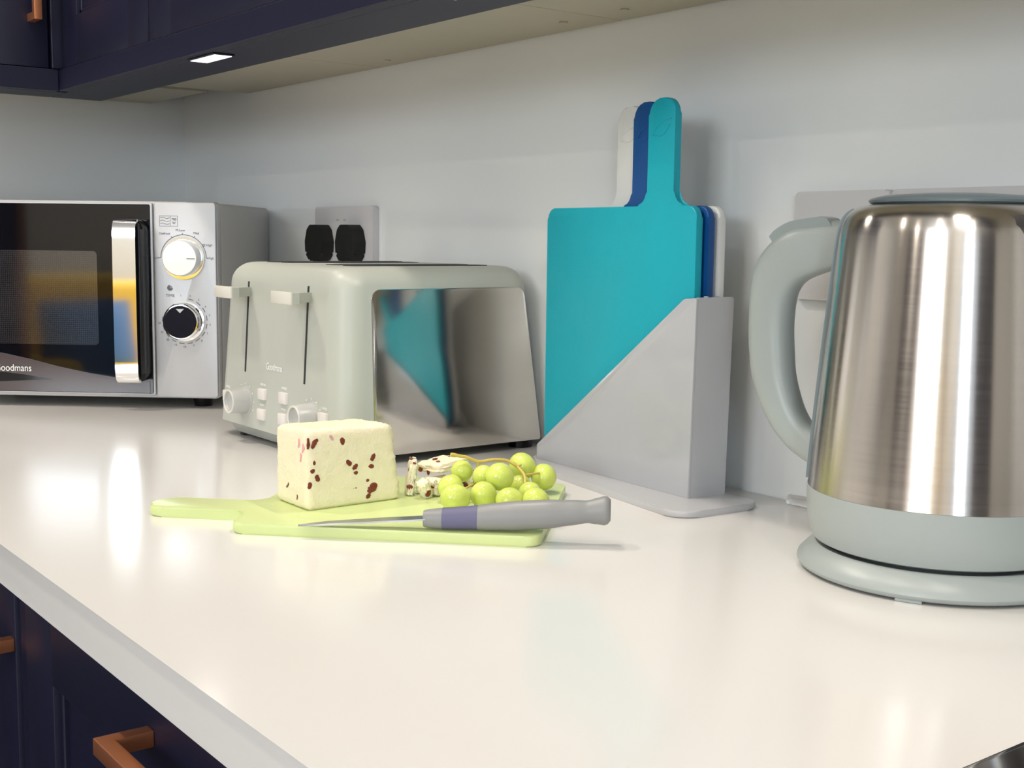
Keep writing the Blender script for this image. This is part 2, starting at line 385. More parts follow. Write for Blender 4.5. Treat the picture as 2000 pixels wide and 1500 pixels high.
# pelmet rails below the wall units
t = thing('pelmet', 'navy light rail running below the wall cabinets around the corner', 'pelmet', (XFU, FYU, PB))
e = .0275
obj('front_rail', box(0, 1.70, -.003, .012, 0, e, .001, 1), M_navy, t)
obj('underside_board', box(-.085, 1.70, .0121, .082, 0, .0175, .0008, 1), M_navy, t)
obj('side_rail', box(-.012, .003, -1.08, -.0035, 0, e, .001, 1), M_navy, t)
obj('side_board', box(-.085, -.0125, -1.08, .0119, 0, .0175, .0008, 1), M_navy, t)
ULAB = ['small bright lamp in the dark rail above the toaster, the one in view', 'small lamp in the dark rail above the chopping boards, out of view', 'small lamp in the dark rail above the kettle, out of view', 'small lamp in the dark rail on the left wall, out of view']
for (x, y, p, a), lab in zip(UL, ULAB):
    t = thing('cabinet_light', lab, 'lamp', (x, y, PB), a, 'lamps below the wall cabinets')
    obj('bezel', box(-.034, .034, -.012, .012, -.0018, .0, .0006, 1), M_navy, t)
    obj('diffuser', box(-.031, .031, -.0095, .0095, -.0024, -.0018), M_ulamp, t)

# hob
t = thing('hob', 'black glass hob set into the worktop at the bottom right corner', 'hob', (.02, .52, Z0))
obj('glass', prism(rrect(-.2925, .29, -.24, .24, .008), .0003, .0045, .0012, 2), M_blackglass, t)
obj('edge_trim', prism(rrect(-.2945, .292, -.242, .242, .009), .0, .0028, .0006, 1), M_chrome, t)

# ------------------------------------------------------------------ microwave
A = math.radians(50.19)
mw = thing('microwave', 'silver microwave with black glass door standing in the corner', 'microwave', (-1.432, .6328, Z0), A)
W = -.442
obj('casing', prism(rrect(W, 0, .014, .258, .006, 4), .013, .252, .004, 3), M_case, mw)
obj('front_frame', prism_uz(rrect(W, 0, .0125, .2535, .006, 4), .0, .016, .0018, 2), M_silver, mw)
door = obj('door', prism_uz(rrect(W+.002, -.0785, .0165, .2515, .002, 3), -.006, -.0001, .001, 2), M_silver, mw)
obj('glass', prism_uz(rrect(W+.006, -.081, .0185, .2495, .002, 3), -.0072, -.0055, .0005, 1), M_blackglass, door)
obj('window', prism_uz(rrect(W+.035, -.1475, .0775, .1925, .005, 5), -.0076, -.007), M_screen, door)
sw = [(-.4, .0745), (-.34, .0735), (-.2695, .0660), (-.235, .059), (-.20, .0505), (-.16, .0425), (-.12, .0365), (-.085, .0335)]
sw2 = [(-.085, .0195), (-.4, .0195)]
obj('printed_swoosh', prism_uz(sw+sw2, -.0078, -.0073), M_swoosh, door)
obj('printed_curve', prism_uz([(-.4, .022), (-.4, .046), (-.2695, .0425), (-.24, .0395), (-.205, .034), (-.24, .0325), (-.2695, .0310)], -.0081, -.0079), M_blackglass, door)
text_obj('logo', 'Goodmans', .0122, M_wprint, door, T((-.2560, -.0083, .0475)) @ FACE, .86)
# door handle: black mount with chrome curved bar
hd = obj('handle', prism_uz(rrect(-.1135, -.083, .034, .231, .012, 8), -.030, -.0074, .004, 3), M_black, door)
prof = []
for q in catmull([(-.029, .0335), (-.0345, .0370), (-.0385, .046), (-.0395, .075), (-.0398, .13), (-.0395, .19), (-.0385, .219), (-.0345, .2285), (-.029, .2315)], 5): prof.append((q.x, q.y) if hasattr(q, 'x') else q)
inner = [(p[0]+.0035, p[1]*.97+.0040) for p in prof]
obj('chrome_bar', xf(prism(prof+inner[::-1], -.1165, -.0885, .0006, 1), YZ), M_chrome, hd)
# control panel
pan = obj('control_panel', prism_uz(rrect(-.0765, -.0008, .0145, .2525, .004, 4), -.0065, -.0001, .0012, 2), M_silver, mw)
def ring_uz(u, z, r0, r1, a0, a1, y0, y1, bm, n=24):
    pts = [(u+r1*math.cos(a0+(a1-a0)*k/n), z+r1*math.sin(a0+(a1-a0)*k/n)) for k in range(n+1)]
    pts += [(u+r0*math.cos(a1-(a1-a0)*k/n), z+r0*math.sin(a1-(a1-a0)*k/n)) for k in range(n+1)]
    prism_uz(pts, y0, y1, bm=bm)
ky = lambda u, z: T((u, -.0065, z)) @ Matrix.Rotation(PI/2, 4, 'X')
k = obj('power_knob', lathe([(0, 0), (.0245, 0), (.0245, .002), (.0225, .0025), (.0215, .016), (.0205, .0175), (0, .0175)], 48, ky(-.0405, .1855)), M_knobw, pan)
obj('collar', lathe([(.0225, .0), (.0262, 0), (.0262, .0028), (.0225, .0028)], 48, ky(-.0405, .1855)), M_chrome, k)
obj('pointer_line', box(-.0315, -.0215, -.0248, -.0240, .1845, .1855), M_print, k)
k = obj('timer_knob', lathe([(0, 0), (.0245, 0), (.0245, .002), (.0225, .0025), (.0222, .0155), (.0210, .0168), (.0195, .017), (0, .0168)], 48, ky(-.0405, .1085)), M_chrome, pan)
obj('face', lathe([(0, .0172), (.0197, .0172), (.0197, .0178), (0, .0180)], 48, ky(-.0405, .1085)), M_navyk, k)
obj('pointer_mark', prism_uz([(-.0455, .1245), (-.0355, .1245), (-.0405, .1195)], -.0252, -.0245), M_silver, k)
b = bmesh.new(); ring_uz(-.0405, .1855, .0276, .0284, 0, PI, -.0068, -.0064, b); obj('dial_arc', b, M_print, pan)
for a in (0, 30, 62, 92, 120, 180):
    a = math.radians(a); c_, s_ = math.cos(a), math.sin(a)
    obj('dial_mark', prism_uz([(-.0405+.0285*c_-.0004*s_, .1855+.0285*s_+.0004*c_), (-.0405+.030*c_-.0004*s_, .1855+.030*s_+.0004*c_), (-.0405+.030*c_+.0004*s_, .1855+.030*s_-.0004*c_), (-.0405+.0285*c_+.0004*s_, .1855+.0285*s_-.0004*c_)], -.0068, -.0064), M_print, pan)
for i in range(13):
    a0 = math.radians(80-i*21.5); b = bmesh.new(); ring_uz(-.0405, .1085, .0272, .0281, a0, a0-math.radians(13), -.0068, -.0064, b, 6); obj('dial_mark', b, M_print, pan)
for s, a, r in (('Low', 180, .0335), ('Defrost', 128, .0370), ('M.Low', 96, .0335), ('Med', 62, .034), ('M.High', 28, .0335), ('High', 0, .0335)):
    a = math.radians(a); text_obj('dial_text', s, .0042, M_print, pan, T((-.0405+r*math.cos(a), -.0067, .1855+r*math.sin(a))) @ FACE)
for i, s in enumerate(('1', '2', '3', '4', '5', '6', '7', '8', '9', '10', '15', '20', '25', '30')):
    a = math.radians(98-i*21.0); text_obj('dial_text', s, .0036, M_print, pan, T((-.0405+.0316*math.cos(a), -.0067, .1085+.0316*math.sin(a))) @ FACE)
text_obj('dial_text', 'TIME', .0052, M_print, pan, T((-.0580, -.0067, .1395)) @ FACE)
b = bmesh.new(); ring_uz(-.0580, .1490, .0, .0036, math.radians(95), math.radians(355), -.0068, -.0064, b)
prism_uz([(-.0576, .1494), (-.0576, .1522), (-.0548, .1494)], -.0068, -.0064, bm=b)
obj('clock_icon', b, M_print, pan)
b = bmesh.new()
for (x0, x1, z0, z1) in ((-.0695, -.047, .2235, .2238), (-.0695, -.047, .2358, .2361), (-.0695, -.0692, .2235, .2361), (-.0473, -.047, .2235, .2361), (-.0563, -.056, .2235, .2361)): box(x0, x1, -.0068, -.0064, z0, z1, bm=b)
for dz in (0, .0035, .007):
    for i in range(10):
        x0 = -.0682+i*.00112; z = lambda x: .2264+dz+.0008*math.sin((x+.0682)/.0108*2*PI)
        x1 = x0+.00112; prism_uz([(x0, z(x0)), (x1, z(x1)), (x1, z(x1)+.0005), (x0, z(x0)+.0005)], -.0068, -.0064, bm=b)
obj('rating_icon', b, M_print, pan)
text_obj('rating_text', '700', .0042, M_print, pan, T((-.0516, -.0067, .2318)) @ FACE)
text_obj('rating_text', 'W', .0042, M_print, pan, T((-.0516, -.0067, .2275)) @ FACE)
for (x, y) in ((-.03, .03), (-.41, .03), (-.03, .23), (-.41, .23)):
    obj('foot', lathe([(0, 0), (.011, 0), (.013, .0135), (0, .0135)], 20, T((x, y, 0))), M_black, mw)

# ------------------------------------------------------------------ toaster
tx, ty = -1.134, .6765
to = thing('toaster', 'sage grey four slice toaster with brushed steel side panel', 'toaster', (tx, ty, Z0))
HXb, HYb = .138, .1215
def trect(hx, hy, r, z, cx=0, cy_=0): return [(p[0]+cx, p[1]+cy_, z) for p in rrect(-hx, hx, -hy, hy, r, 10)]
rings = []
def shell(z): # half sizes taper towards the top
    f = (z-.016)/.15; return HXb-.0100*f, HYb-.0085*f
for z in (.016, .0165, .03, .06, .09, .12, .145, .1635):
    hx, hy = shell(z); rings.append(trect(hx, hy, .027, z))
hx, hy = shell(.1635)
R = .0225
for k_ in range(1, 10):
    a = k_/9*PI/2; ins = R*(1-math.cos(a)); rings.append(trect(hx-ins*.95, hy-ins*.95, max(.027-ins*.5, .010), .1635+R*math.sin(a)))
obj('body', loft(rings), M_toast, to, 50)
obj('base', loft([trect(HXb-.030, HYb-.012, .02, .004, -.016), trect(HXb-.027, HYb-.009, .022, .009, -.016), trect(HXb-.020, HYb-.003, .028, .0158, -.014)]), M_toastd, to)
for (x, y) in ((-.1, -.095), (.115, -.085), (-.1, .095), (.122, .102)):
    obj('foot', lathe([(0, 0), (.0125, 0), (.0125, .0158), (0, .0158)], 20, T((x, y, 0))), M_black, to)
# steel side panels, following the taper of the body (tilted plate)
tilt = math.atan(.0100/.15)
for s in (1, -1):
    P = prism(round_poly([(-.0830, .0), (.1150, .0), (.0985, .157), (-.0810, .157)], [.002, .002, .010, .010], 6), -.0004, .0014, .0006, 2)
    b = xf(P, YZ); b.transform(Matrix.Rotation(-tilt, 4, 'Y')); b.transform(T((HXb-.0000, 0, .0085)))
    if s < 0: b.transform(Matrix.Scale(-1, 4, (1, 0, 0)))
    obj('side_panel', b, M_steelp, to)
# bread slots on the top
for x in (-.082, -.048, .048, .082):
    obj('bread_slot', prism(rrect(x-.011, x+.011, -.080, .080, .004), .1855, .1866), M_slot, to)
yf = lambda z: -shell(z)[1]                    # front face y at height z
def front_box(u, w_, z0, z1, d, bev, bm=None):  # small raised shape on the sloping front
    return box(u-w_/2, u+w_/2, yf(z0)-d, yf(z1)+.001, z0, z1, bev, 2, bm)
for u in (-.0645, .0665):
    # slot, slanted in depth with the face
    z0, z1 = .0725, .1665
    b = bmesh.new(); vs = []
    for (x, z, off) in ((u-.0016, z0, .0004), (u+.0016, z0, .0004), (u+.0016, z1, .0004), (u-.0016, z1, .0004)): vs.append(b.verts.new((x, yf(z)-off, z)))
    for v in list(vs): vs.append(b.verts.new((v.co.x, v.co.y+.0015, v.co.z)))
    b.faces.new(vs[:4]); b.faces.new(vs[4:][::-1])
    for i in range(4): b.faces.new((vs[i], vs[(i+1) % 4], vs[4+(i+1) % 4], vs[4+i]))
    obj('lever_slot', b, M_slot, to)
    yl = yf(.155)
    lv = obj('lever', loft([[(u-.006, yl+.0005, .1515), (u+.006, yl+.0005, .1515), (u+.006, yl+.0005, .1605), (u-.006, yl+.0005, .1605)],
                            [(u-.010, yl-.008, .1513), (u+.010, yl-.008, .1513), (u+.010, yl-.008, .1608), (u-.010, yl-.008, .1608)],
                            [(u-.0205, yl-.020, .1510), (u+.0205, yl-.020, .1510), (u+.0205, yl-.020, .1610), (u-.0205, yl-.020, .1610)],
                            [(u-.0210, yl-.027, .1510), (u+.0210, yl-.027, .1510), (u+.0210, yl-.027, .1610), (u-.0210, yl-.027, .1610)]]), M_toast, to, 20)
    obj('lever_tip', box(u-.0205, u+.0205, yl-.0295, yl-.0268, .1500, .1620, .001, 2), M_lever, lv)
text_obj('logo', 'Goodmans', .0100, M_wprint, to, T((.0020, yf(.0825)-.0005, .0825)) @ Matrix.Rotation(-math.atan(.0085/.15), 4, 'X') @ FACE, .80)
kx = []
for u, z in ((-.0600, .0430), (.0850, .0430)):
    Mk = T((u, yf(z)+.001, z)) @ Matrix.Rotation(PI/2, 4, 'X')
    kb = obj('browning_knob', lathe([(0, 0), (.0150, 0), (.0150, .0020), (.0138, .0024), (.0128, .0195), (.0120, .0208), (.0108, .0205), (.0098, .0180), (0, .0172)], 40, Mk), M_knob, to)
    obj('knob_rim', lathe([(.0104, .0206), (.0124, .0206), (.0122, .0214), (.0108, .0214), (.0104, .0206)], 40, Mk), M_lever, kb)
    for a in (90, 60, 30, 0, -30, 120, 150):
        a = math.radians(a); q = T((u+.0195*math.cos(a), yf(z)-.0005, z+.0175*math.sin(a)))
        obj('dial_mark', lathe([(0, 0), (.0006, 0), (.0006, .0006), (0, .0006)], 8, q @ Matrix.Rotation(PI/2, 4, 'X')), M_wprint, to)
for u, z, s in ((-.0210, .0535, 'DEFROST'), (-.0210, .0327, 'REHEAT'), (.0260, .0545, 'DEFROST'), (.0260, .0335, 'REHEAT'), (.1080, .0440, 'CANCEL'), (-.1050, .0430, 'CANCEL')):
    obj('button', front_box(u, .0155, z-.0058, z+.0058, .0028, .0010), M_button, to)
    text_obj('button_text', s, .0034, M_wprint, to, T((u, yf(z+.0095)-.0004, z+.0095)) @ FACE, .85)

# ------------------------------------------------------------------ board holder and boards
HA = math.radians(-3.5)
hl = (-.9227, .7291)
ho = thing('board_holder', 'grey plastic stand holding the upright teal, blue and white chopping boards', 'board holder', (*hl, Z0), HA)
obj('base_plate', prism(round_poly([(-.006, .0470), (-.012, .0040), (.045, -.0240), (.256, -.0440), (.2575, .0470)], [.004, .006, .06, .020, .018], 8), 0, .0055, .0018, 3), M_holder, ho)
poly = [(.0005, .0052), (.2170, .0052), (.2205, .1690), (.2060, .1676), (.0010, .0190)]
obj('front_panel', prism_uz(round_poly(poly, [0, 0, .0015, .003, .001], 3), .0, .0026, .0007, 2), M_holder, ho)
obj('back_panel', prism_uz(round_poly(poly, [0, 0, .0015, .003, .001], 3), .0388, .0412, .0007, 2), M_holder, ho)
obj('end_panel', prism_uz([(.2147, .0052), (.2170, .0052), (.2205, .1692), (.2180, .1692)], .0024, .0390), M_holder, ho)
for y in (.0137, .0253):
    obj('divider', prism_uz([(.2010, .0052), (.2150, .0052), (.2182, .1700), (.2140, .1700)], y, y+.0012), M_holder, ho)

def board_outline(Wd, H, z0, h0, h1, top, rc=.010, rh=.0155, rf=.012):
    """board body 0..Wd x z0..H with a handle between h0 and h1 rising to top."""
    return round_poly([(0, z0), (Wd, z0), (Wd, H), (h1, H), (h1, top), (h0, top), (h0, H), (0, H)], [rc, rc, rc, rf, rh*.86, rh*.86, rf, rc], 8)
def put_board(name_lab, m_, x, y, h0, h1, top=.3305, H=.2425):
    t = thing('chopping_board', name_lab, 'chopping board', (*hl, Z0), HA, None)
    obj('board', prism_uz([(p[0]+x, p[1]) for p in board_outline(.2065, H, .0060, h0, h1, top)], y, y+.0068, .0016, 3), m_, t)
    # moulded knife-shaped outline on the handle
    c_ = (h0+h1)/2+x; P = []
    P = catmull([(c_-.012, y-.0002, top-.030), (c_-.006, y-.0002, top-.023), (c_+.004, y-.0002, top-.0185), (c_+.012, y-.0002, top-.0175)], 6)
    bm_ = tube(P, .0005, 6)
    tube(catmull([(c_-.012, y-.0002, top-.030), (c_-.002, y-.0002, top-.031), (c_+.005, y-.0002, top-.028), (c_+.010, y-.0002, top-.022)], 6), .0005, 6, bm_)
    obj('moulded_emblem', bm_, m_, t)
    return t
put_board('teal chopping board with a handle, standing at the front of the grey stand', M_teal, .0052, .0055, .1440, .1775)
put_board('dark blue chopping board standing between the teal and the white boards', M_blue, .0077, .0162, .1085, .1430, .3305, .2425)
put_board('white chopping board at the back of the stand, nearest the wall', M_whitep, .0077, .0280, .0720, .1060, .3305, .2425)

# green board lying on the worktop
GA = math.radians(45.0)
gb = thing('chopping_board', 'lime green chopping board lying flat under the cheese and grapes', 'chopping board', (-.8235, .3690, Z0), GA)
go = round_poly([(0, 0), (.226, 0), (.226, .196), (0, .196), (0, .078), (-.083, .078), (-.083, .041), (0, .041)], [.010, .010, .010, .010, .010, .014, .014, .008], 8)
obj('board', prism(go, 0, .008, .0020, 3), M_green, gb)

# ------------------------------------------------------------------ cheese
def cheese_mesh(sx, sy_, sz, seed, amp=.0007, cuts=14, rnd=.004):
    rnd_ = random.Random(seed); b = bmesh.new(); bmesh.ops.create_cube(b, size=1)
    bmesh.ops.subdivide_edges(b, edges=list(b.edges), cuts=cuts, use_grid_fill=True)
    for v in b.verts:
        p = Vector((v.co.x*sx, v.co.y*sy_, v.co.z*sz)); h = Vector((sx/2-rnd, sy_/2-rnd, sz/2-rnd))
        q = Vector([max(-h[i], min(h[i], p[i])) for i in range(3)]); d_ = p-q
        if d_.length > 1e-9: p = q+d_.normalized()*min(d_.length, rnd)
        v.co = p+Vector([rnd_.uniform(-amp, amp) for _ in range(3)])
    return b
ch = thing('cheese_block', 'block of creamy cheese with dark cranberries on the green board', 'cheese', (-.8245, .4325, Z0+.008))
cb = cheese_mesh(.052, .079, .0625, 3, .00035, 22, .005)
for v in cb.verts:
    v.co += Vector((-.026, .0395, .0313))
    v.co.z *= 1-.035*(-v.co.x/.052)-.02*(v.co.y/.079)
    yy = v.co.y/.079; zz = v.co.z/.0625
    if v.co.y > .07: v.co.y += .004*(1-zz)*1.2+random.uniform(-.0012, .0012) - .004*max(0, zz-.1)
    if v.co.z < .001: v.co.z = 0
obj('block', cb, M_cheese, ch, 60)
def berry(name, m_, pts, r, par, axis, seed):
    rr = random.Random(seed); P = catmull(pts, 4) if len(pts) > 1 else None
    if P is None:
        b = bmesh.new(); bmesh.ops.create_icosphere(b, subdivisions=2, radius=1)
        for v in b.verts: v.co = Vector([v.co[i]*r[i]*rr.uniform(.85, 1.12) for i in range(3)])+Vector(pts[0])
    else:
        b = tube(P, [r*(.45+.8*math.sin(PI*(i+.6)/(len(P)+.2)))*rr.uniform(.85, 1.15) for i in range(len(P))], 8)
        c_ = sum((v.co for v in b.verts), Vector())/len(b.verts)
        i_ = 0 if axis == 'x' else 1
        for v in b.verts: v.co[i_] = c_[i_]+(v.co[i_]-c_[i_])*.35
    return obj(name, b, m_, par)
BZ = lambda z: z-.008+.0   # pixel-measured heights above the worktop -> above the board
R_ = [((.0306, .0591), (.0021, .0028)), ((.0560, .0371), (.0026, .0017)), ((.0528, .0265), (.0013, .0012)), ((.0423, .0333), (.0017, .0013)), ((.0415, .0215), (.0018, .0006)), ((.0053, .0384), (.0018, .0015)), ((.0066, .0449), (.0012, .0017))]
for i, ((y, z), (ry, rz)) in enumerate(R_): berry('cranberry', M_berry, [(-.0002, y, BZ(z))], (.0006, ry*1.2, rz*1.2), ch, 'x', i)
for i, P in enumerate([[(.0045, .0558), (.0060, .0585), (.0075, .0612), (.0098, .0618)], [(.0340, .0440), (.0365, .0415), (.0385, .0405)], [(.0395, .0365), (.0420, .0385), (.0430, .0405)], [(.0560, .0415), (.0575, .0440), (.0590, .0475)],
                       [(.0535, .0165), (.0560, .0195), (.0585, .0215), (.0600, .0235)], [(.0550, .0190), (.0580, .0200), (.0605, .0195)], [(.0515, .0125), (.0530, .0138), (.0552, .0148)], [(.0080, .0355), (.0090, .0325), (.0105, .0305)], [(.0012, .0255), (.0028, .0278), (.0018, .0300)]]):
    berry('cranberry', M_berry, [(-.0001, y, BZ(z)) for y, z in P], .0016 if i not in (4, 5) else .0028, ch, 'x', 20+i)
for i, P in enumerate([[(.0003, .0640), (.0006, .0590), (.0000, .0555)], [(.0180, .0650), (.0200, .0635), (.0215, .0605)]]):
    berry('pink_stain', M_pink if i else M_berry, [(-.0002, y+.001, BZ(z)) for y, z in P], .0011, ch, 'x', 40+i)
for i, (u, z) in enumerate([(.0125, .0590), (.0094, .0488), (.0060, .0560)]):
    berry('pink_stain', M_pink, [(-u, .0, BZ(z)+.003), (-u+.001, .0, BZ(z)), (-u-.0008, .0, BZ(z)-.004)], .0013, ch, 'y', 50+i)
for i, P in enumerate([[(.034, .0215), (.031, .0230), (.029, .0265)], [(.0165, .0140), (.0155, .0165), (.0160, .0185)], [(.0375, .0545), (.0360, .0560)]]):
    berry('cranberry', M_berry, [(-u, .0001, BZ(z)) for u, z in P], .0009, ch, 'y', 60+i)

def crumb(label, loc, size, rot, seed, spots):
    t = thing('cheese_piece', label, 'cheese', (loc[0], loc[1], Z0+.008+loc[2])); t.rotation_euler = rot
    b = cheese_mesh(*size, seed, .0009, 7, .0022); obj('piece', b, M_cheese, t, 60)
    rr = random.Random(seed+5)
    for k_ in range(spots):
        ax = rr.choice([(1, 0), (0, -1), (2, 1)])
        p = [rr.uniform(-.4, .4)*size[i] for i in range(3)]
        if ax[0] < 2: p[ax[0] if ax[0] == 0 else 1] = 0
        side = rr.choice('xyz'); r = [rr.uniform(.0014, .0038) for _ in range(3)]
        if side == 'x': p[0] = size[0]/2; r[0] = .0007
        elif side == 'y': p[1] = -size[1]/2; r[1] = .0007
        else: p[2] = size[2]/2; r[2] = .0007
        berry('cranberry', M_berry, [tuple(p)], tuple(r), t, side, seed*10+k_)
    return t
crumb('thin upright cheese sliver leaning on the cheese block', (-.8370, .5330, .0145), (.022, .006, .027), (-.15, .10, -.5), 11, 4)
crumb('crumbly cheese sliver slumped just right of the upright sliver', (-.8170, .5330, .0075), (.010, .008, .0155), (.5, .2, .2), 12, 1)
crumb('white topped flat cheese piece lying on top of the cheese crumbs', (-.8440, .5680, .0200), (.030, .034, .0075), (.10, -.05, .2), 13, 5)
crumb('rounded cheese piece at the bottom of the crumbs beside the grapes', (-.8280, .5550, .0065), (.022, .034, .011), (0, .0, .25), 14, 4)
crumb('small cheese crumb between the sliver and the flat piece', (-.8200, .5430, .0070), (.008, .008, .0145), (.6, .0, .5), 15, 1)
crumb('dark berry studded cheese crumb touching the grapes', (-.8420, .5900, .0070), (.014, .014, .0125), (.0, .1, .9), 16, 5)

# ------------------------------------------------------------------ grapes
G0 = Vector((-.762, .560, .008))
gr = thing('grape_bunch', 'small bunch of green grapes on a stem, on the green board', 'grapes', (G0.x, G0.y, Z0+G0.z))
GR = [(-.7625, .5250, .0188, .0107), (-.7600, .5497, .0184, .0103), (-.7340, .5551, .0183, .0099), (-.7200, .5695, .0183, .0101), (-.7930, .5415, .0200, .0097),
      (-.8005, .5575, .0300, .0088), (-.7651, .5687, .0300, .0110), (-.7830, .5655, .0285, .0080), (-.7918, .6114, .0300, .0106), (-.7800, .6245, .0215, .0105), (-.7760, .5968, .0180, .0086), (-.7480, .5850, .0180, .0089)]
for i, (x, y, z, r) in enumerate(GR):
    rr = random.Random(i); b = bmesh.new(); bmesh.ops.create_uvsphere(b, u_segments=32, v_segments=20, radius=r)
    b.transform(Matrix.Rotation(rr.uniform(.5, 1.6), 4, Vector((rr.uniform(-1, 1), rr.uniform(-1, 1), 0)).normalized()) @ Matrix.Diagonal((1, 1, 1.08 if i != 6 else 1.02, 1)))
    b.transform(T(Vector((x, y, z))-G0)); obj('grape', b, M_grape, gr)
def G_(x, y, z): return Vector((x, y, z))-G0
b = tube(catmull([G_(-.797, .5442, .0450), G_(-.793, .556, .0425), G_(-.790, .566, .0385), G_(-.787, .580, .0390), G_(-.783, .590, .0375), G_(-.778, .596, .033)], 6), [.0017]*3+[.0013]*28, 8)
tube(catmull([G_(-.790, .566, .0385), G_(-.791, .5655, .030), G_(-.789, .564, .022), G_(-.780, .560, .016)], 5), .0009, 8, b)
tube(catmull([G_(-.778, .596, .033), G_(-.768, .595, .028), G_(-.760, .590, .022), G_(-.750, .582, .014)], 5), .0012, 8, b)
tube(catmull([G_(-.768, .595, .028), G_(-.770, .606, .0275), G_(-.776, .617, .026)], 5), .0009, 8, b)
tube(catmull([G_(-.778, .596, .033), G_(-.783, .603, .033)], 4), .0009, 8, b)
tube(catmull([G_(-.789, .564, .022), G_(-.778, .545, .021), G_(-.768, .535, .020)], 5), .0008, 8, b)
obj('stem', b, M_stem, gr)

# ------------------------------------------------------------------ knife (lies on its side, butt over the board edge)
K0 = Vector((-.7285, .4745, .0)); K1 = Vector((-.6427, .5742, .0)); dk = (K1-K0).normalized(); Lk = (K1-K0).length
kn = thing('knife', 'paring knife with grey handle lying across the green board', 'knife', (K0.x, K0.y, Z0+.008), math.atan2(dk.y, dk.x))
# centre line height rises slightly towards the butt
hp = [(0, .0052, .0058), (.004, .0068, .0068), (.012, .0076, .0074), (.030, .0082, .0080), (.050, .0095, .0098), (.066, .0104, .0106), (.086, .0102, .0104), (.105, .0088, .0090), (.116, .0078, .0080), (.1235, .0088, .0094), (.128, .0096, .0104), (.1312, .0092, .0098), (.1325, .0070, .0075)]
def kz(x): return .0078+.0095*(x/.1325)**1.35
def krings(lo, hi, grow=0.0, n=20, steps=26):
    rs = []
    for i in range(steps+1):
        x = lo+(hi-lo)*i/steps
        for a_, b_ in zip(hp, hp[1:]):
            if a_[0] <= x <= b_[0]+1e-9:
                f = (x-a_[0])/(b_[0]-a_[0]); f = f*f*(3-2*f); ry = a_[1]+(b_[1]-a_[1])*f; rz = a_[2]+(b_[2]-a_[2])*f; break
        rs.append([(x, (ry+grow)*math.cos(2*PI*k/n), kz(x)+(rz+grow)*math.sin(2*PI*k/n)) for k in range(n)])
    return rs
obj('handle', loft(krings(0, .1325, 0, 24, 60)), M_knifeg, kn, 50)
obj('grip_inlay', loft(krings(.0135, .0385, .0003, 24, 14)), M_knifev, kn, 50)
bl = [(.004, .0045), (.0, .0055), (-.03, .0055), (-.07, .003), (-.0895, -.0045), (-.088, -.0055), (-.05, -.0065), (.0, -.0065), (.004, -.005)]
b = prism(bl, .0, .0012); 
for v in b.verts: v.co.z += .0076+.0068*(v.co.x/.09)
obj('blade', b, M_blade, kn)

# ------------------------------------------------------------------ kettle
KC = (-.4706, .7098)
ke = thing('kettle', 'brushed steel kettle with grey handle standing by the wall', 'kettle', (*KC, Z0))
obj('power_base', lathe([(0, .0012), (.0860, .0012), (.0885, .0026), (.0896, .0048), (.0890, .0072), (.0860, .0105), (.0800, .0165), (.0780, .0172), (.0760, .0165), (0, .0165)], 128), M_kgrey, ke)
obj('foot', box(-.008, .008, -.0045, .001, .0, .0022, .0005, 1, None), M_kgrey, ke).matrix_basis = Matrix.Rotation(math.atan2(-.7098, .4706)+PI/2-.165, 4, 'Z') @ T((0, -.0835, 0))
obj('foot', lathe([(0, 0), (.07, 0), (.07, .0014), (0, .0014)], 40), M_slot, ke)
obj('hub', lathe([(0, .016), (.0735, .016), (.0735, .0205), (0, .0205)], 96), M_slot, ke)
obj('lower_band', lathe([(0, .0193), (.0770, .0193), (.0795, .0205), (.0815, .0250), (.0836, .0340), (.0846, .0440), (.0848, .0545), (.0838, .0548), (0, .0548)], 128), M_kgrey, ke)
body = [(.0838, .0545), (.0845, .0548), (.0842, .0580)]
for q in catmull([(.0842, .058), (.0821, .0895), (.0784, .1378), (.0748, .1787), (.0714, .2156), (.0692, .2270), (.0660, .2330), (.0607, .2368), (.0550, .2385), (.0500, .2390)], 6)[1:]: body.append((q[0], q[1]))
body.append((0, .2392))
obj('body', lathe(body, 160), M_steelk, ke, 60)
ld = obj('lid', lathe([(0, .2390), (.0500, .2390), (.0525, .2402), (.0532, .2415), (.0520, .2428), (.0440, .2448), (.0250, .2462), (0, .2466)], 96), M_kblue, ke)
# handle plane: direction away from the body, pointing to the left and slightly back
hdir = math.atan2(-.5526, -.8335)-math.radians(27); cz = 1.055/math.cos(math.radians(27))
sec = [((-.052, .2290), (-.055, .2000), .0100), ((-.0677, .2297), (-.0660, .1975), .0105), ((-.084, .2280), (-.0826, .1915), .0115), ((-.1023, .2237), (-.0925, .1865), .0125), ((-.1190, .2090), (-.0975, .1800), .013),
       ((-.1266, .1908), (-.1003, .1700), .0135), ((-.1282, .156), (-.1012, .1540), .0135), ((-.1268, .133), (-.1002, .1360), .0135), ((-.1239, .114), (-.0984, .1200), .013), ((-.1127, .0870), (-.0940, .1035), .0125), ((-.0983, .0685), (-.0885, .0915), .0115), ((-.0843, .0590), (-.0815, .0840), .0105), ((-.070, .0540), (-.0675, .0790), .0100)]
oc = catmull([(s[0][0], s[0][1], s[2]) for s in sec], 5); ic = catmull([(s[1][0], s[1][1], s[2]) for s in sec], 5)
rings = []
for o_, i_ in zip(oc, ic):
    c_ = (o_+i_)/2; h = (o_-i_)/2; hw = o_.z; ring = []
    for k_ in range(20):
        a = 2*PI*k_/20; ca, sa = math.cos(a), math.sin(a)
        e_ = 0.75; ca_ = math.copysign(abs(ca)**e_, ca); sa_ = math.copysign(abs(sa)**e_, sa)
        r_ = -(c_.x+h.x*ca_)*cz; z_ = c_.y+h.y*ca_
        ring.append((r_, hw*sa_, z_))
    rings.append(ring)
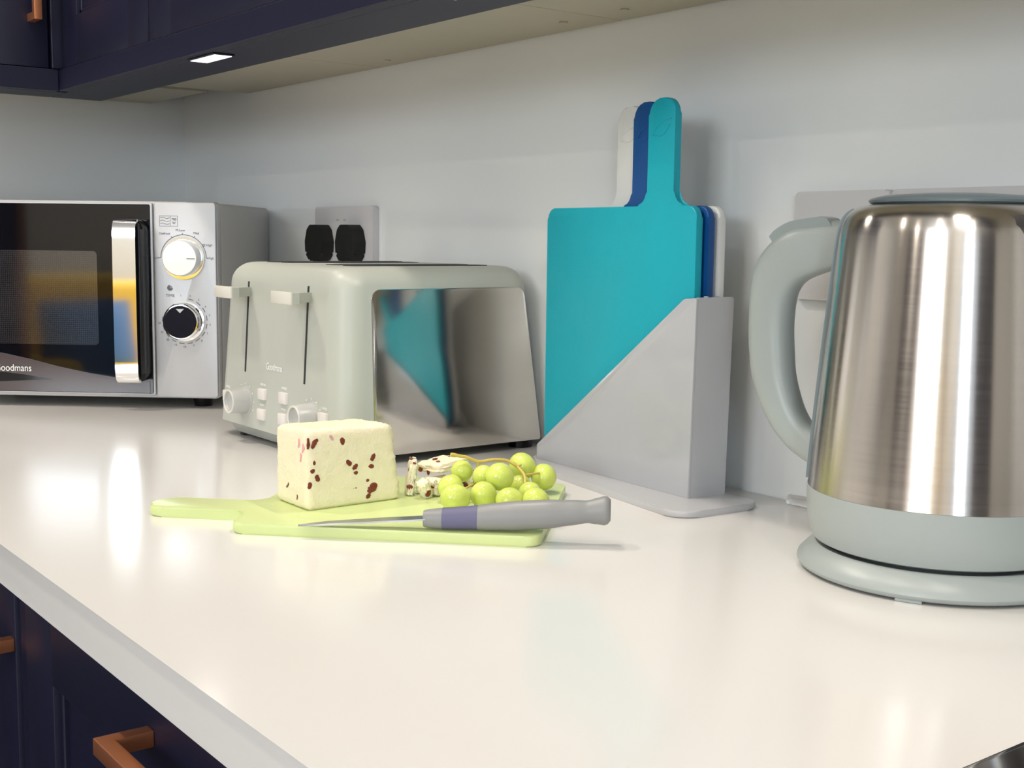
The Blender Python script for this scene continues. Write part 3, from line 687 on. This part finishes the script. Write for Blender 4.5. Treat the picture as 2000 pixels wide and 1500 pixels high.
RH = Matrix.Rotation(hdir, 4, 'Z')
hn = obj('handle', loft(rings, M=RH), M_kgrey, ke, 60)
# release button following the top outside of the handle
rb = []
for o_ in oc[7:19]:
    r_ = -o_.x*cz; z_ = o_.y; t = min(1, (oc.index(o_)-6)/2, (19.5-oc.index(o_))/2)*.0032
    rb.append([(r_-.006, -.0085, z_-.006), (r_-.006, .0085, z_-.006), (r_+t*.6, .0080, z_+t), (r_+t*.6, -.0080, z_+t)])
obj('lid_button', loft(rb, M=RH), M_kbut, hn, 30)
# trim strip the handle is fixed to: shell patch on the body
def patch(a0, a1, prof, off, n=14):
    rs = []
    for i in range(n+1):
        a = a0+(a1-a0)*i/n; rs.append([((r+off)*math.cos(a), (r+off)*math.sin(a), z) for r, z in prof]+[((r-.002)*math.cos(a), (r-.002)*math.sin(a), z) for r, z in prof[::-1]])
    return loft(rs)
pp = [p for p in body if .0550 < p[1] < .2368]
obj('handle_mount', patch(hdir-math.radians(35), hdir+math.radians(35), pp, .0016), M_kblue, ke, 60)
# V-shaped spout opposite the handle
sd = hdir+PI; st = []
def rbody(z):
    for p, q in zip(body, body[1:]):
        if p[1] <= z <= q[1]: return p[0]+(q[0]-p[0])*(z-p[1])/max(1e-9, q[1]-p[1])
    return .06
for i in range(9):
    z = .180+.052*i/8; f = i/8; wa = math.radians(4+37*f); rb_ = rbody(z)-.001; out = .002+.030*f
    st.append([(rb_*math.cos(sd-wa), rb_*math.sin(sd-wa), z), ((rb_+out)*math.cos(sd), (rb_+out)*math.sin(sd), z), (rb_*math.cos(sd+wa), rb_*math.sin(sd+wa), z), ((rb_-.01)*math.cos(sd), (rb_-.01)*math.sin(sd), z)])
obj('spout', loft(st), M_steelk, ke)

# ------------------------------------------------------------------ sockets, plugs
so = thing('wall_socket', 'white double socket on the wall behind the toaster holding two black plugs', 'socket', (-1.412, YB, Z0+.205))
obj('plate', prism_uz(rrect(-.0745, .0745, -.047, .047, .004), -.0095, -.0001, .002, 3), M_socket, so)
for u in (-.012, .006):
    obj('switch', box(u-.003, u+.003, -.0108, -.0094, .029, .031, .0004, 1), M_case, so)
for i, (u, lab) in enumerate(((-.046, 'left black plug in the double socket behind the toaster'), (.035, 'right black plug in the double socket behind the toaster'))):
    p = thing('plug', lab, 'plug', (-1.412+u, YB-.0100, Z0+.205))
    pts = [(-.022, -.014), (-.012, -.0235), (.012, -.0235), (.022, -.014), (.0235, .002), (.018, .0175), (.010, .0235), (-.010, .0235), (-.018, .0175), (-.0235, .002)]
    obj('plug_body', prism_uz(round_poly(pts, .006, 4), -.0175, 0, .005, 3), M_plug, p)
    obj('cable_boot', xf(lathe([(0, .0), (.0075, 0), (.007, .010), (.005, .018), (0, .018)], 20), T((0, -.0095, -.020)) @ Matrix.Rotation(PI, 4, 'X')), M_plug, p)
    obj('cable', tube(catmull([(0, -.0095, -.036), (0, -.0085, -.08), (.002, -.006, -.13), (.002, -.004, -.180), (.006, -.001, -.197), (.020, .0, -.2005)], 6), .0033, 8), M_plug, p)
s2 = thing('wall_socket', 'wide white socket panel on the wall behind the kettle', 'socket', (-.455, YB, Z0+.2115))
obj('plate', prism_uz(rrect(-.2185, -.1272, -.0430, .0430, .004), -.0095, -.0001, .002, 3), M_socket, s2)
obj('plate', prism_uz(rrect(-.1268, .1, -.0430, .0430, .004), -.0095, -.0001, .002, 3), M_socket, s2)
ct = thing('cable_clip', 'clear plastic cable clip on the worktop at the wall left of the kettle', 'clip', (-.662, .788, Z0))
obj('clip', xf(tube([(0, 0, .0045), (.012, .002, .0045), (.055, .004, .0045)], [.0042, .0045, .0045], 12), Matrix.Identity(4)), M_clear, ct)

# ------------------------------------------------------------------ living room behind the camera (seen in the reflections)
sf = thing('sofa', 'mustard yellow sofa against the far wall, seen mirrored in the microwave door', 'sofa', (1.02, -3.0, 0))
b = box(-1.0, 1.0, -.4, .45, .12, .42, .03, 3); obj('seat', b, M_yellow, sf)
obj('backrest', box(-1.0, 1.0, -.45, -.18, .40, .93, .05, 4), M_yellow, sf)
for s in (-1, 1): obj('armrest', box(s*1.0-.11*(1 if s > 0 else 1), s*1.0+.11, -.43, .45, .12, .62, .04, 3), M_yellow, sf)
for (x, y) in ((-.95, -.35), (.95, -.35), (-.95, .38), (.95, .38)): obj('leg', lathe([(0, 0), (.02, 0), (.028, .125), (0, .125)], 16, T((x, y, 0))), M_wood, sf)
cu = thing('cushion', 'blue cushion propped on the mustard sofa, seen mirrored in the microwave door', 'cushion', (.25, -2.70, .424))
b = bmesh.new(); bmesh.ops.create_cube(b, size=1); bmesh.ops.subdivide_edges(b, edges=list(b.edges), cuts=10, use_grid_fill=True)
for v in b.verts:
    f = (1-(2*v.co.x)**4)*(1-(2*v.co.z)**4); v.co = Vector((v.co.x*.42, v.co.y*(.02+.09*max(0, f)), v.co.z*.42+.215))
b.transform(Matrix.Rotation(math.radians(8), 4, 'X')); obj('pillow', b, M_cush, cu)

tc = thing('tall_cabinet', 'tall dark cabinet with an orange wood edge beside the sofa, seen mirrored in the microwave', 'cabinet', (-.55, -2.75, 0))
obj('carcass', box(-.42, .37, -.3, .3, .08, 2.1, .003), M_navy, tc)
obj('edge_panel', box(.3705, .40, -.3, .31, .0, 2.12, .002), M_wood, tc)
obj('plinth', box(-.40, .37, -.26, .26, 0, .0795), M_dark, tc)
d = struct('door_1', prism([(-1.0, 0.005), (-.12, 0.005), (-.12, 2.05), (-1.0, 2.05)], XR-.045, XR-.001, .002, 1, YZ), M_navy)
obj('door_handle', xf(handle_bm(.13, False), T((0, 0, 0)) @ Matrix.Identity(4)), M_copper, d).matrix_basis = T((XR-.045, -.9, 1.0)) @ Matrix.Rotation(-PI/2, 4, 'Z')
